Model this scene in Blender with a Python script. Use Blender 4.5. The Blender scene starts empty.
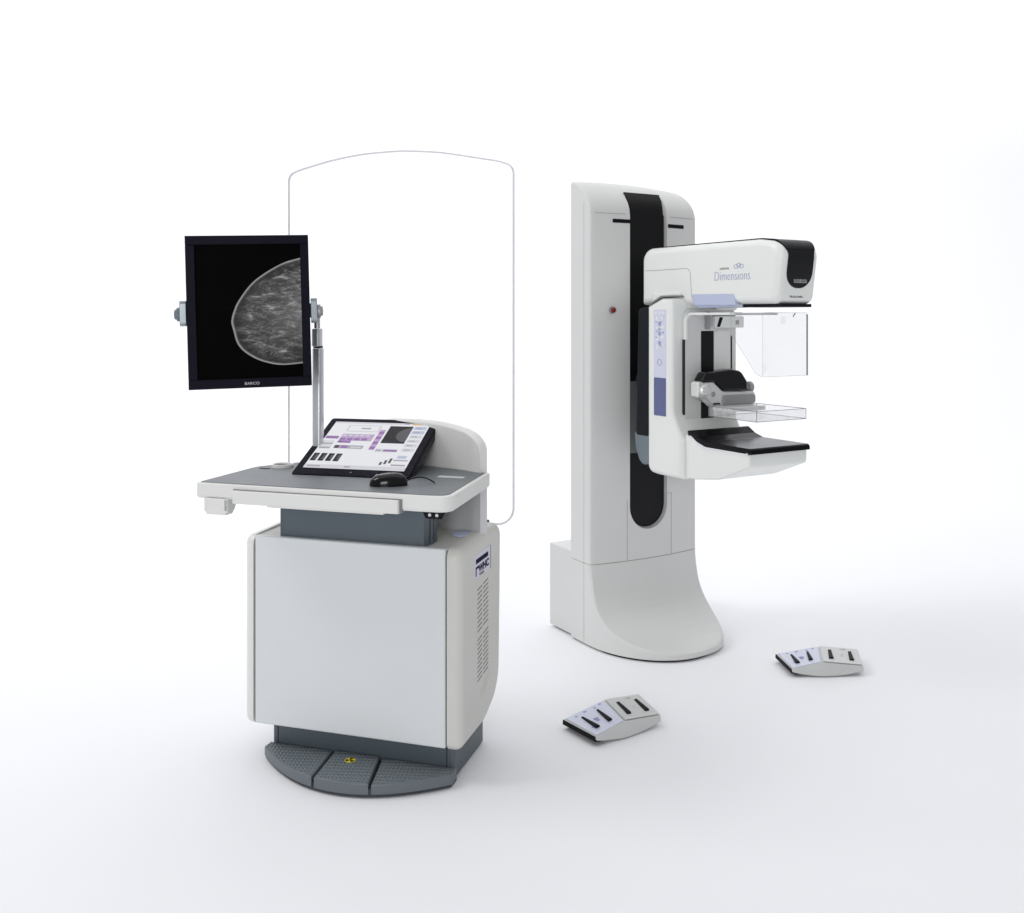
import bpy, bmesh, math, random
from mathutils import Vector, Matrix
random.seed(7)
SC = bpy.context.scene
COL = SC.collection
PI = math.pi
R = math.radians

# ------------------------------------------------------------------ materials
def new_mat(name):
    m = bpy.data.materials.new(name); m.use_nodes = True
    nt = m.node_tree; b = nt.nodes['Principled BSDF']
    return m, nt, b

def paint(name, col, rough=.4, spec=.5, metal=0., var=.02, bump=.0, scale=60., coat=0.):
    """painted / moulded surface: faint mottling in colour and gloss, optional fine grain"""
    m, nt, b = new_mat(name)
    tc = nt.nodes.new('ShaderNodeTexCoord')
    n = nt.nodes.new('ShaderNodeTexNoise'); n.inputs['Scale'].default_value = 3.5; n.inputs['Detail'].default_value = 5
    nt.links.new(tc.outputs['Object'], n.inputs['Vector'])
    mx = nt.nodes.new('ShaderNodeMix'); mx.data_type = 'RGBA'
    mx.inputs['A'].default_value = (*[c * (1 - var) for c in col], 1)
    mx.inputs['B'].default_value = (*[min(1, c * (1 + var)) for c in col], 1)
    nt.links.new(n.outputs['Fac'], mx.inputs['Factor'])
    nt.links.new(mx.outputs['Result'], b.inputs['Base Color'])
    mr = nt.nodes.new('ShaderNodeMapRange'); mr.inputs['To Min'].default_value = max(0, rough - .05); mr.inputs['To Max'].default_value = rough + .05
    n2 = nt.nodes.new('ShaderNodeTexNoise'); n2.inputs['Scale'].default_value = 11; n2.inputs['Detail'].default_value = 6
    nt.links.new(tc.outputs['Object'], n2.inputs['Vector'])
    nt.links.new(n2.outputs['Fac'], mr.inputs['Value']); nt.links.new(mr.outputs['Result'], b.inputs['Roughness'])
    b.inputs['Metallic'].default_value = metal
    b.inputs['Specular IOR Level'].default_value = spec
    b.inputs['Coat Weight'].default_value = coat
    b.inputs['Coat Roughness'].default_value = .06
    if bump:
        n3 = nt.nodes.new('ShaderNodeTexNoise'); n3.inputs['Scale'].default_value = scale; n3.inputs['Detail'].default_value = 2
        nt.links.new(tc.outputs['Object'], n3.inputs['Vector'])
        bp = nt.nodes.new('ShaderNodeBump'); bp.inputs['Strength'].default_value = bump; bp.inputs['Distance'].default_value = .001
        nt.links.new(n3.outputs['Fac'], bp.inputs['Height']); nt.links.new(bp.outputs['Normal'], b.inputs['Normal'])
    return m

def glow(name, col, strength=1., rough=.3):
    m, nt, b = new_mat(name)
    b.inputs['Base Color'].default_value = (.01, .01, .012, 1)
    b.inputs['Roughness'].default_value = rough; b.inputs['Specular IOR Level'].default_value = .15
    b.inputs['Emission Color'].default_value = (*col, 1); b.inputs['Emission Strength'].default_value = strength
    return m

def clear(name, tint=(1, 1, 1), gloss=.05, body=(.9, .9, .92), solid=.03, rough=.05):
    """clear acrylic sheet: mostly transmitting, a little body and a Fresnel sheen"""
    m = bpy.data.materials.new(name); m.use_nodes = True; nt = m.node_tree; nt.nodes.clear()
    o = nt.nodes.new('ShaderNodeOutputMaterial'); t = nt.nodes.new('ShaderNodeBsdfTransparent'); t.inputs['Color'].default_value = (*tint, 1)
    d = nt.nodes.new('ShaderNodeBsdfDiffuse'); d.inputs['Color'].default_value = (*body, 1)
    g = nt.nodes.new('ShaderNodeBsdfGlossy'); g.inputs['Roughness'].default_value = rough
    fr = nt.nodes.new('ShaderNodeFresnel'); fr.inputs['IOR'].default_value = 1.3
    ml = nt.nodes.new('ShaderNodeMath'); ml.operation = 'MULTIPLY'; ml.inputs[1].default_value = gloss
    a = nt.nodes.new('ShaderNodeMixShader'); a.inputs[0].default_value = solid
    c = nt.nodes.new('ShaderNodeMixShader')
    nt.links.new(t.outputs[0], a.inputs[1]); nt.links.new(d.outputs[0], a.inputs[2])
    nt.links.new(fr.outputs[0], ml.inputs[0]); nt.links.new(ml.outputs[0], c.inputs[0])
    nt.links.new(a.outputs[0], c.inputs[1]); nt.links.new(g.outputs[0], c.inputs[2]); nt.links.new(c.outputs[0], o.inputs['Surface'])
    return m

M = {}
M['white'] = paint('white_enamel', (.72, .72, .70), .36, bump=.06, scale=220)
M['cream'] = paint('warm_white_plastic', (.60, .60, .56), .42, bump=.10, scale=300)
M['col'] = paint('column_white', (.64, .64, .63), .40, bump=.08, scale=260)
M['panel'] = paint('cool_white_panel', (.665, .69, .702), .34, bump=.05, scale=240)
M['armwhite'] = paint('arm_white', (.76, .775, .75), .34, bump=.04, scale=240)
M['grey'] = paint('grey_laminate', (.135, .148, .160), .42, bump=.25, scale=420)
M['slate'] = paint('slate_plastic', (.078, .100, .118), .45, bump=.15, scale=320)
M['slate2'] = paint('charcoal_slate', (.028, .034, .042), .42, bump=.12, scale=320)
M['bluegrey'] = paint('blue_grey_plastic', (.14, .175, .20), .4)
M['black'] = paint('black_plastic', (.005, .005, .007), .38, spec=.16)
M['belt'] = paint('black_belt', (.005, .005, .006), .42, spec=.22)
M['gloss'] = paint('gloss_black', (.004, .004, .005), .12, spec=.30, coat=.08)
M['bezel'] = paint('bezel_black', (.005, .0045, .011), .45, spec=.06)
M['line'] = paint('seam_shadow', (.22, .22, .225), .7, spec=.1)
M['darkline'] = paint('dark_gap', (.03, .035, .04), .7, spec=.1)
M['alu'] = paint('brushed_aluminium', (.62, .64, .66), .32, metal=.85)
M['ventgrey'] = paint('vent_shadow', (.24, .24, .23), .7, spec=.1)
M['chrome'] = paint('chrome', (.75, .75, .76), .15, metal=1.)
M['midgrey'] = paint('mid_grey_metal', (.32, .32, .33), .4, metal=.3)
M['lav'] = paint('lavender_film', (.46, .50, .66), .4)
M['lav2'] = paint('pale_lavender_film', (.60, .62, .74), .4)
M['navy'] = paint('navy_film', (.10, .115, .26), .4)
M['text'] = paint('lavender_ink', (.30, .32, .52), .5)
M['ink'] = paint('grey_ink', (.10, .10, .11), .5)
M['inkpale'] = paint('pale_ink', (.55, .55, .56), .5)
M['label'] = paint('label_film', (.62, .61, .72), .4)
M['inknavy'] = paint('navy_ink', (.006, .006, .03), .6, spec=.05)
M['yellow'] = paint('yellow_sticker', (.75, .62, .03), .4)
M['red'] = paint('red_button', (.20, .015, .015), .3, spec=.5)
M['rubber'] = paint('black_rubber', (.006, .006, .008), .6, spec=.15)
M['key'] = paint('light_grey_plate', (.60, .61, .60), .45)
M['fs'] = paint('foot_switch_body', (.55, .56, .55), .42, bump=.1, scale=260)
M['clear'] = clear('clear_acrylic', gloss=.25, solid=.012)
M['clear2'] = clear('clear_polycarbonate', tint=(.955, .958, .956), gloss=.12, solid=.05, body=(.7, .7, .7))
M['tray'] = clear('moulded_polycarbonate', tint=(.985, .986, .988), gloss=.35, solid=.10, body=(.95, .95, .96), rough=.12)
M['edge'] = clear('acrylic_edge', tint=(.86, .865, .87), gloss=.6, solid=.30, body=(.58, .59, .60), rough=.2)
M['edge2'] = clear('polycarbonate_edge', tint=(.55, .55, .56), gloss=.8, solid=.35, body=(.38, .38, .39), rough=.2)

def tread_mat():
    m = paint('slate_tread', (.155, .178, .195), .45)
    nt = m.node_tree; b = nt.nodes['Principled BSDF']
    tc = nt.nodes.new('ShaderNodeTexCoord'); mp = nt.nodes.new('ShaderNodeMapping')
    mp.inputs['Rotation'].default_value = (0, 0, R(-12)); mp.inputs['Scale'].default_value = (1, 1, 1)
    nt.links.new(tc.outputs['Object'], mp.inputs['Vector'])
    w = nt.nodes.new('ShaderNodeTexWave'); w.inputs['Scale'].default_value = 24; w.inputs['Distortion'].default_value = 0
    w2 = nt.nodes.new('ShaderNodeTexWave'); w2.inputs['Scale'].default_value = 15; w2.bands_direction = 'Y'
    mul = nt.nodes.new('ShaderNodeMath'); mul.operation = 'MULTIPLY_ADD'; mul.inputs[2].default_value = 0
    nt.links.new(mp.outputs[0], w.inputs[0]); nt.links.new(mp.outputs[0], w2.inputs[0])
    nt.links.new(w.outputs['Fac'], mul.inputs[0]); nt.links.new(w2.outputs['Fac'], mul.inputs[1])
    bp = nt.nodes.new('ShaderNodeBump'); bp.inputs['Strength'].default_value = .8; bp.inputs['Distance'].default_value = .004
    nt.links.new(mul.outputs[0], bp.inputs['Height']); nt.links.new(bp.outputs['Normal'], b.inputs['Normal'])
    return m
M['tread'] = tread_mat()
M['skirt'] = paint('slate_skirt', (.125, .145, .160), .42, bump=.1, scale=320)

def breast_mat():
    """radiograph on the screen: light given off by the display, rim and tissue strands from noise"""
    m, nt, b = new_mat('radiograph_glow')
    b.inputs['Base Color'].default_value = (.004, .004, .004, 1); b.inputs['Roughness'].default_value = .3; b.inputs['Specular IOR Level'].default_value = .1
    at = nt.nodes.new('ShaderNodeAttribute'); at.attribute_name = 'depth'
    tc = nt.nodes.new('ShaderNodeTexCoord')
    mp = nt.nodes.new('ShaderNodeMapping'); mp.inputs['Scale'].default_value = (20, 1, 58); mp.inputs['Rotation'].default_value = (0, R(18), 0)
    nt.links.new(tc.outputs['Object'], mp.inputs['Vector'])
    n = nt.nodes.new('ShaderNodeTexNoise'); n.inputs['Scale'].default_value = 1.; n.inputs['Detail'].default_value = 7; n.inputs['Roughness'].default_value = .62; n.inputs['Distortion'].default_value = .6
    nt.links.new(mp.outputs[0], n.inputs['Vector'])
    mp2 = nt.nodes.new('ShaderNodeMapping'); mp2.inputs['Scale'].default_value = (14, 1, 44); mp2.inputs['Rotation'].default_value = (0, R(-14), 0)
    nt.links.new(tc.outputs['Object'], mp2.inputs['Vector'])
    nr = nt.nodes.new('ShaderNodeTexNoise'); nr.inputs['Scale'].default_value = 1.3; nr.inputs['Detail'].default_value = 4; nr.inputs['Roughness'].default_value = .6; nr.inputs['Distortion'].default_value = .55
    nt.links.new(mp2.outputs[0], nr.inputs['Vector'])
    s1 = nt.nodes.new('ShaderNodeMath'); s1.operation = 'SUBTRACT'; s1.inputs[1].default_value = .5; nt.links.new(nr.outputs['Fac'], s1.inputs[0])
    s2 = nt.nodes.new('ShaderNodeMath'); s2.operation = 'ABSOLUTE'; nt.links.new(s1.outputs[0], s2.inputs[0])
    s3 = nt.nodes.new('ShaderNodeMapRange'); s3.inputs['From Min'].default_value = 0; s3.inputs['From Max'].default_value = .022; s3.inputs['To Min'].default_value = .13; s3.inputs['To Max'].default_value = 0
    nt.links.new(s2.outputs[0], s3.inputs['Value'])
    rg = nt.nodes.new('ShaderNodeValToRGB')
    for p, c in ((.36, .010), (.5, .035), (.58, .085), (.68, .30)):
        e = rg.color_ramp.elements.new(p); e.color = (c, c, c, 1)
    rg.color_ramp.elements[0].color = (.01, .01, .01, 1); rg.color_ramp.elements[-1].color = (.5, .5, .5, 1)
    nt.links.new(n.outputs['Fac'], rg.inputs['Fac'])
    rm = nt.nodes.new('ShaderNodeValToRGB')
    els = rm.color_ramp.elements
    els[0].position = 0; els[0].color = (.16, .16, .16, 1); els[1].position = 1; els[1].color = (.16, .16, .16, 1)
    for p, c in ((.12, .09), (.5, .035), (.88, .010), (.955, .006), (.972, .10), (.986, .34)):
        e = els.new(p); e.color = (c, c, c, 1)
    nt.links.new(at.outputs['Fac'], rm.inputs['Fac'])
    rd = nt.nodes.new('ShaderNodeMapRange'); rd.inputs['From Min'].default_value = .93; rd.inputs['From Max'].default_value = .80; rd.inputs['To Min'].default_value = .25
    nt.links.new(at.outputs['Fac'], rd.inputs['Value'])
    mu = nt.nodes.new('ShaderNodeMix'); mu.data_type = 'RGBA'; mu.blend_type = 'MULTIPLY'; mu.inputs['Factor'].default_value = 1
    fl = nt.nodes.new('ShaderNodeMix'); fl.data_type = 'RGBA'; fl.blend_type = 'ADD'; fl.inputs['Factor'].default_value = 1
    nt.links.new(rg.outputs[0], fl.inputs['A']); nt.links.new(s3.outputs['Result'], fl.inputs['B'])
    nt.links.new(fl.outputs['Result'], mu.inputs['A']); nt.links.new(rd.outputs[0], mu.inputs['B'])
    ad = nt.nodes.new('ShaderNodeMix'); ad.data_type = 'RGBA'; ad.blend_type = 'ADD'; ad.inputs['Factor'].default_value = 1
    nt.links.new(mu.outputs['Result'], ad.inputs['A']); nt.links.new(rm.outputs[0], ad.inputs['B'])
    nt.links.new(ad.outputs['Result'], b.inputs['Emission Color']); b.inputs['Emission Strength'].default_value = .85
    return m
M['breast'] = breast_mat()
M['screen'] = paint('dark_screen', (.0008, .0008, .0008), .5, spec=.02)
G_ = lambda n, c, s=.9: glow('screen_' + n, c, s)
UI = {'white': G_('white', (.82, .83, .86)), 'pale': G_('pale', (.66, .66, .71)), 'grey': G_('grey', (.38, .37, .42)), 'purple': G_('purple', (.30, .16, .40)),
      'dark': G_('dark', (.05, .04, .07)), 'black': G_('black', (.004, .004, .004)), 'mauve': G_('mauve', (.52, .38, .60)), 'orange': G_('orange', (.75, .40, .12)),
      'mid': G_('mid', (.09, .09, .10)), 'blue': G_('blue', (.50, .54, .70))}

# ------------------------------------------------------------------ mesh helpers
def tag(o, label, cat, group=None):
    o['label'] = label; o['category'] = cat
    if group: o['group'] = group
    return o

def root(name, loc, rz=0., rx=0., ry=0.):
    o = bpy.data.objects.new(name, None); COL.objects.link(o); o.location = loc; o.rotation_euler = (rx, ry, rz); o.empty_display_size = .1
    return o

class Outline(list): pass
def fillet(pts, seg=6, was=None, counts=None):
    """polygon corners (x, y[, r]) -> outline with rounded corners; keeps its corners so that it can be inset cleanly"""
    out = Outline(); out.raw = [tuple(p) for p in pts]; out.seg = seg; out.counts = []; n = len(pts)
    for i, p in enumerate(pts):
        r = p[2] if len(p) > 2 else 0
        P = Vector(p[:2])
        if (counts and counts[i] == 0) or (not counts and r <= 0): out.append(tuple(P)); out.counts.append(0); continue
        r = max(r, 1e-7)
        A = (Vector(pts[i - 1][:2]) - P); B = (Vector(pts[(i + 1) % n][:2]) - P)
        la, lb = A.length, B.length; A.normalize(); B.normalize()
        ang = A.angle(B)
        if ang > PI - .02 and not counts: out.append(tuple(P)); out.counts.append(0); continue
        t = min(r / math.tan(ang / 2), la * .49, lb * .49); rr = t * math.tan(ang / 2)
        c = P + (A + B).normalized() * (rr / math.sin(ang / 2))
        s = P + A * t - c; e = P + B * t - c
        a0 = math.atan2(s.y, s.x); d = math.atan2(e.y, e.x) - a0
        while d > PI: d -= 2 * PI
        while d < -PI: d += 2 * PI
        k = counts[i] if counts else max(2, int(seg * abs(d) / (PI / 2) + .99))
        out.counts.append(k)
        for j in range(k + 1): out.append((c.x + rr * math.cos(a0 + d * j / k), c.y + rr * math.sin(a0 + d * j / k)))
    return out

def flip(p):
    if hasattr(p, 'raw'): return fillet(p.raw[::-1], p.seg)
    return p[::-1]
def area(p): return sum(p[i - 1][0] * p[i][1] - p[i][0] * p[i - 1][1] for i in range(len(p))) / 2
def inset(poly, d):
    if hasattr(poly, 'raw'):
        raw = poly.raw; n = len(raw); base = inset([p[:2] for p in raw], d); q = []
        for i in range(n):
            r = raw[i][2] if len(raw[i]) > 2 else 0
            a, b, c = Vector(raw[i - 1][:2]), Vector(raw[i][:2]), Vector(raw[(i + 1) % n][:2])
            turn = (b - a).x * (c - b).y - (b - a).y * (c - b).x
            q.append((*base[i], max(0, r - d) if turn > 0 else (r + d if r > 0 else 0)))
        return fillet(q, poly.seg, None, poly.counts)
    n = len(poly); out = []
    for i in range(n):
        p0, p, p1 = Vector(poly[i - 1]), Vector(poly[i]), Vector(poly[(i + 1) % n])
        e0 = (p - p0).normalized(); e1 = (p1 - p).normalized()
        n0 = Vector((-e0.y, e0.x)); n1 = Vector((-e1.y, e1.x))
        m = (n0 + n1) / max(.35, 1 + n0.dot(n1))
        out.append(tuple(p + m * d))
    return out

class MB:
    def __init__(s): s.v = []; s.f = []; s.mi = []; s.cur = 0
    def add(s, vs, fs):
        o = len(s.v); s.v += [tuple(v) for v in vs]
        for f in fs: s.f.append(tuple(i + o for i in f)); s.mi.append(s.cur)
        return s
    def box(s, x0, x1, y0, y1, z0, z1):
        v = [(x, y, z) for x in (x0, x1) for y in (y0, y1) for z in (z0, z1)]
        return s.add(v, [(0, 1, 3, 2), (4, 6, 7, 5), (0, 4, 5, 1), (2, 3, 7, 6), (0, 2, 6, 4), (1, 5, 7, 3)])
    def pillow(s, poly, axis, lo, hi, r=0., seg=4, r2=None):
        """outline extruded along an axis, both rims rounded by r (lo end) and r2 (hi end)"""
        if area(poly) < 0: poly = flip(poly)
        r2 = r if r2 is None else r2
        rings = []
        if r > 0:
            for k in range(seg + 1): t = k / seg * PI / 2; rings.append((lo + r * (1 - math.sin(t)), r * (1 - math.cos(t))))
            rings = rings[::-1] if rings[0][0] > rings[-1][0] else rings
        else: rings.append((lo, 0))
        if r2 > 0:
            q = []
            for k in range(seg + 1): t = k / seg * PI / 2; q.append((hi - r2 * (1 - math.sin(t)), r2 * (1 - math.cos(t))))
            rings += q if q[0][0] < q[-1][0] else q[::-1]
        else: rings.append((hi, 0))
        mp = {'a': lambda p, h: (h, p[0], p[1]), 'b': lambda p, h: (p[0], h, p[1]), 'z': lambda p, h: (p[0], p[1], h)}[axis]
        vs = []; n = len(poly)
        for h, d in rings: vs += [mp(p, h) for p in (inset(poly, d) if d > 1e-9 else poly)]
        fs = []; k = len(rings)
        for i in range(k - 1):
            for j in range(n): fs.append((i * n + j, i * n + (j + 1) % n, (i + 1) * n + (j + 1) % n, (i + 1) * n + j))
        fs.append(tuple(range(n - 1, -1, -1))); fs.append(tuple(range((k - 1) * n, k * n)))
        if axis == 'b': fs = [f[::-1] for f in fs]
        return s.add(vs, fs)
    def rbox(s, x0, x1, y0, y1, z0, z1, rc=.01, r=.005, axis='b', seg=4):
        q = {'a': ((y0, y1, z0, z1), x0, x1), 'b': ((x0, x1, z0, z1), y0, y1), 'z': ((x0, x1, y0, y1), z0, z1)}[axis]
        (p0, p1, q0, q1), lo, hi = q
        return s.pillow(fillet([(p0, q0, rc), (p1, q0, rc), (p1, q1, rc), (p0, q1, rc)], seg), axis, lo, hi, r, seg)
    def strip(s, path, lo, hi, out=.003, depth=.006):
        """slab following a (b,z) path, spanning lo..hi in a (numbers or one per point); out>0 on the left of travel"""
        n = len(path); g = lambda q, i: q[i] if isinstance(q, (list, tuple)) else q
        nr = []
        for i in range(n):
            d = Vector(path[min(i + 1, n - 1)]) - Vector(path[max(i - 1, 0)]); d.normalize(); nr.append(Vector((-d.y, d.x)))
        vs = []
        for i, p in enumerate(path):
            t = Vector(p) + nr[i] * out; u = Vector(p) + nr[i] * (out - depth)
            vs += [(g(lo, i), t.x, t.y), (g(hi, i), t.x, t.y), (g(hi, i), u.x, u.y), (g(lo, i), u.x, u.y)]
        fs = []
        for i in range(n - 1):
            for k in range(4): fs.append((4 * i + k, 4 * i + (k + 1) % 4, 4 * i + 4 + (k + 1) % 4, 4 * i + 4 + k))
        fs += [(3, 2, 1, 0), (4 * n - 4, 4 * n - 3, 4 * n - 2, 4 * n - 1)]
        return s.add(vs, fs)
    def lathe(s, prof, o, axis, seg=32):
        """profile (r, h) turned about an axis through o; r=0 ends close it"""
        o = Vector(o); w = Vector(axis).normalized(); u = w.orthogonal().normalized(); t = w.cross(u)
        vs = [o + w * h + (u * math.cos(2 * PI * k / seg) + t * math.sin(2 * PI * k / seg)) * max(r, 1e-5) for r, h in prof for k in range(seg)]
        fs = [(i * seg + k, i * seg + (k + 1) % seg, (i + 1) * seg + (k + 1) % seg, (i + 1) * seg + k) for i in range(len(prof) - 1) for k in range(seg)]
        fs += [tuple(range(seg - 1, -1, -1)), tuple(range((len(prof) - 1) * seg, len(prof) * seg))]
        return s.add(vs, fs)
    def cyl(s, o, axis, r, h, ch=.002, seg=32): return s.lathe([(r - ch, 0), (r, ch), (r, h - ch), (r - ch, h)], o, axis, seg)
    def tube(s, path, r, seg=10, close=False):
        P = [Vector(p) for p in path]; n = len(P); vs = []
        up = None
        for i in range(n):
            d = (P[(i + 1) % n] - P[i - 1]) if close else (P[min(i + 1, n - 1)] - P[max(i - 1, 0)])
            d.normalize()
            u = d.orthogonal().normalized() if up is None else (up - d * up.dot(d)).normalized()
            up = u; t = d.cross(u); rr = r[i] if isinstance(r, (list, tuple)) else r
            vs += [P[i] + (u * math.cos(2 * PI * k / seg) + t * math.sin(2 * PI * k / seg)) * rr for k in range(seg)]
        m = n if close else n - 1
        fs = [(i * seg + k, i * seg + (k + 1) % seg, ((i + 1) % n) * seg + (k + 1) % seg, ((i + 1) % n) * seg + k) for i in range(m) for k in range(seg)]
        if not close: fs += [tuple(range(seg - 1, -1, -1)), tuple(range((n - 1) * seg, n * seg))]
        return s.add(vs, fs)
    def quad(s, o, u, v, u0, u1, v0, v1, lift=0.):
        o, u, v = Vector(o), Vector(u), Vector(v); n = u.cross(v).normalized() * lift
        return s.add([o + u * a + v * b + n for a, b in ((u0, v0), (u1, v0), (u1, v1), (u0, v1))], [(0, 1, 2, 3)])
    def build(s, name, mats, parent, bevel=0., seg=3, ang=40, wn=True, fix=True):
        me = bpy.data.meshes.new(name); me.from_pydata(s.v, [], s.f)
        for m in (mats if isinstance(mats, list) else [mats]): me.materials.append(m)
        me.polygons.foreach_set('material_index', s.mi)
        return finish(name, me, parent, bevel, seg, ang, wn, fix)

def finish(name, me, parent, bevel=0., seg=3, ang=40, wn=True, fix=True):
    if fix:
        bm = bmesh.new(); bm.from_mesh(me)
        bmesh.ops.remove_doubles(bm, verts=bm.verts, dist=1e-6)
        bmesh.ops.recalc_face_normals(bm, faces=bm.faces); bm.to_mesh(me); bm.free()
    me.polygons.foreach_set('use_smooth', [True] * len(me.polygons)); me.set_sharp_from_angle(angle=R(ang)); me.update()
    o = bpy.data.objects.new(name, me); COL.objects.link(o); o.parent = parent
    if bevel:
        b = o.modifiers.new('bevel', 'BEVEL'); b.width = bevel; b.segments = seg; b.limit_method = 'ANGLE'; b.angle_limit = R(35); b.harden_normals = False
    if wn:
        w = o.modifiers.new('normals', 'WEIGHTED_NORMAL'); w.keep_sharp = not bevel; w.weight = 100
    return o

def carve(o, cutters):
    """cut solids out of o for good; the cutters are deleted"""
    me0 = o.data
    mods = list(o.modifiers)
    for m in mods: o.modifiers.remove(m)
    for c in cutters:
        m = o.modifiers.new('cut', 'BOOLEAN'); m.operation = 'DIFFERENCE'; m.solver = 'EXACT'; m.object = c
    bpy.context.view_layer.update()
    me = bpy.data.meshes.new_from_object(o.evaluated_get(bpy.context.evaluated_depsgraph_get()))
    o.modifiers.clear(); o.data = me; me.name = o.name
    me.polygons.foreach_set('use_smooth', [True] * len(me.polygons)); me.set_sharp_from_angle(angle=R(32))
    for c in cutters: bpy.data.objects.remove(c)
    w = o.modifiers.new('normals', 'WEIGHTED_NORMAL'); w.keep_sharp = True; w.weight = 100
    return o

def lettering(name, txt, o, xd, yd, size, mat, parent, align='LEFT', th=.0005, squeeze=1., off=0.):
    cu = bpy.data.curves.new('lettering', 'FONT'); cu.body = txt; cu.size = size; cu.align_x = align; cu.extrude = th; cu.resolution_u = 3; cu.offset = off
    t = bpy.data.objects.new('lettering', cu); COL.objects.link(t); bpy.context.view_layer.update()
    me = bpy.data.meshes.new_from_object(t.evaluated_get(bpy.context.evaluated_depsgraph_get()))
    bpy.data.objects.remove(t)
    X, Y = Vector(xd).normalized(), Vector(yd).normalized(); Z = X.cross(Y); O = Vector(o)
    for v in me.vertices: c = v.co.copy(); v.co = O + X * c.x * squeeze + Y * c.y + Z * c.z
    me.materials.clear(); me.materials.append(mat); me.name = name
    b = bpy.data.objects.new(name, me); COL.objects.link(b); b.parent = parent
    return b

# ------------------------------------------------------------------ floor sweep
def make_floor():
    m, nt, b = new_mat('studio_sweep')
    tc = nt.nodes.new('ShaderNodeTexCoord'); n = nt.nodes.new('ShaderNodeTexNoise'); n.inputs['Scale'].default_value = 1.2; n.inputs['Detail'].default_value = 4
    nt.links.new(tc.outputs['Object'], n.inputs['Vector'])
    mx = nt.nodes.new('ShaderNodeMix'); mx.data_type = 'RGBA'; mx.inputs['A'].default_value = (.866, .868, .896, 1); mx.inputs['B'].default_value = (.876, .878, .904, 1)
    nt.links.new(n.outputs['Fac'], mx.inputs['Factor']); nt.links.new(mx.outputs['Result'], b.inputs['Base Color'])
    b.inputs['Roughness'].default_value = .75; b.inputs['Specular IOR Level'].default_value = .12
    prof = [(-7, 0), (-3, 0), (0, 0), (3, 0), (6, 0), (8.0, 0)] + [(8.0 + 3.5 * math.sin(t), 3.5 - 3.5 * math.cos(t)) for t in [k / 16 * PI / 2 for k in range(1, 17)]] + [(11.5, 6), (11.5, 9)]
    xs = [-16 + 2 * i for i in range(17)]
    mb = MB(); n_ = len(xs)
    mb.add([(x, p[0], p[1]) for p in prof for x in xs], [(i * n_ + j, i * n_ + j + 1, (i + 1) * n_ + j + 1, (i + 1) * n_ + j) for i in range(len(prof) - 1) for j in range(n_ - 1)])
    o = mb.build('floor', m, None, wn=False, ang=60)
    if o.data.polygons[0].normal.z < 0: o.data.flip_normals()
    o['kind'] = 'structure'
make_floor()

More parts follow.
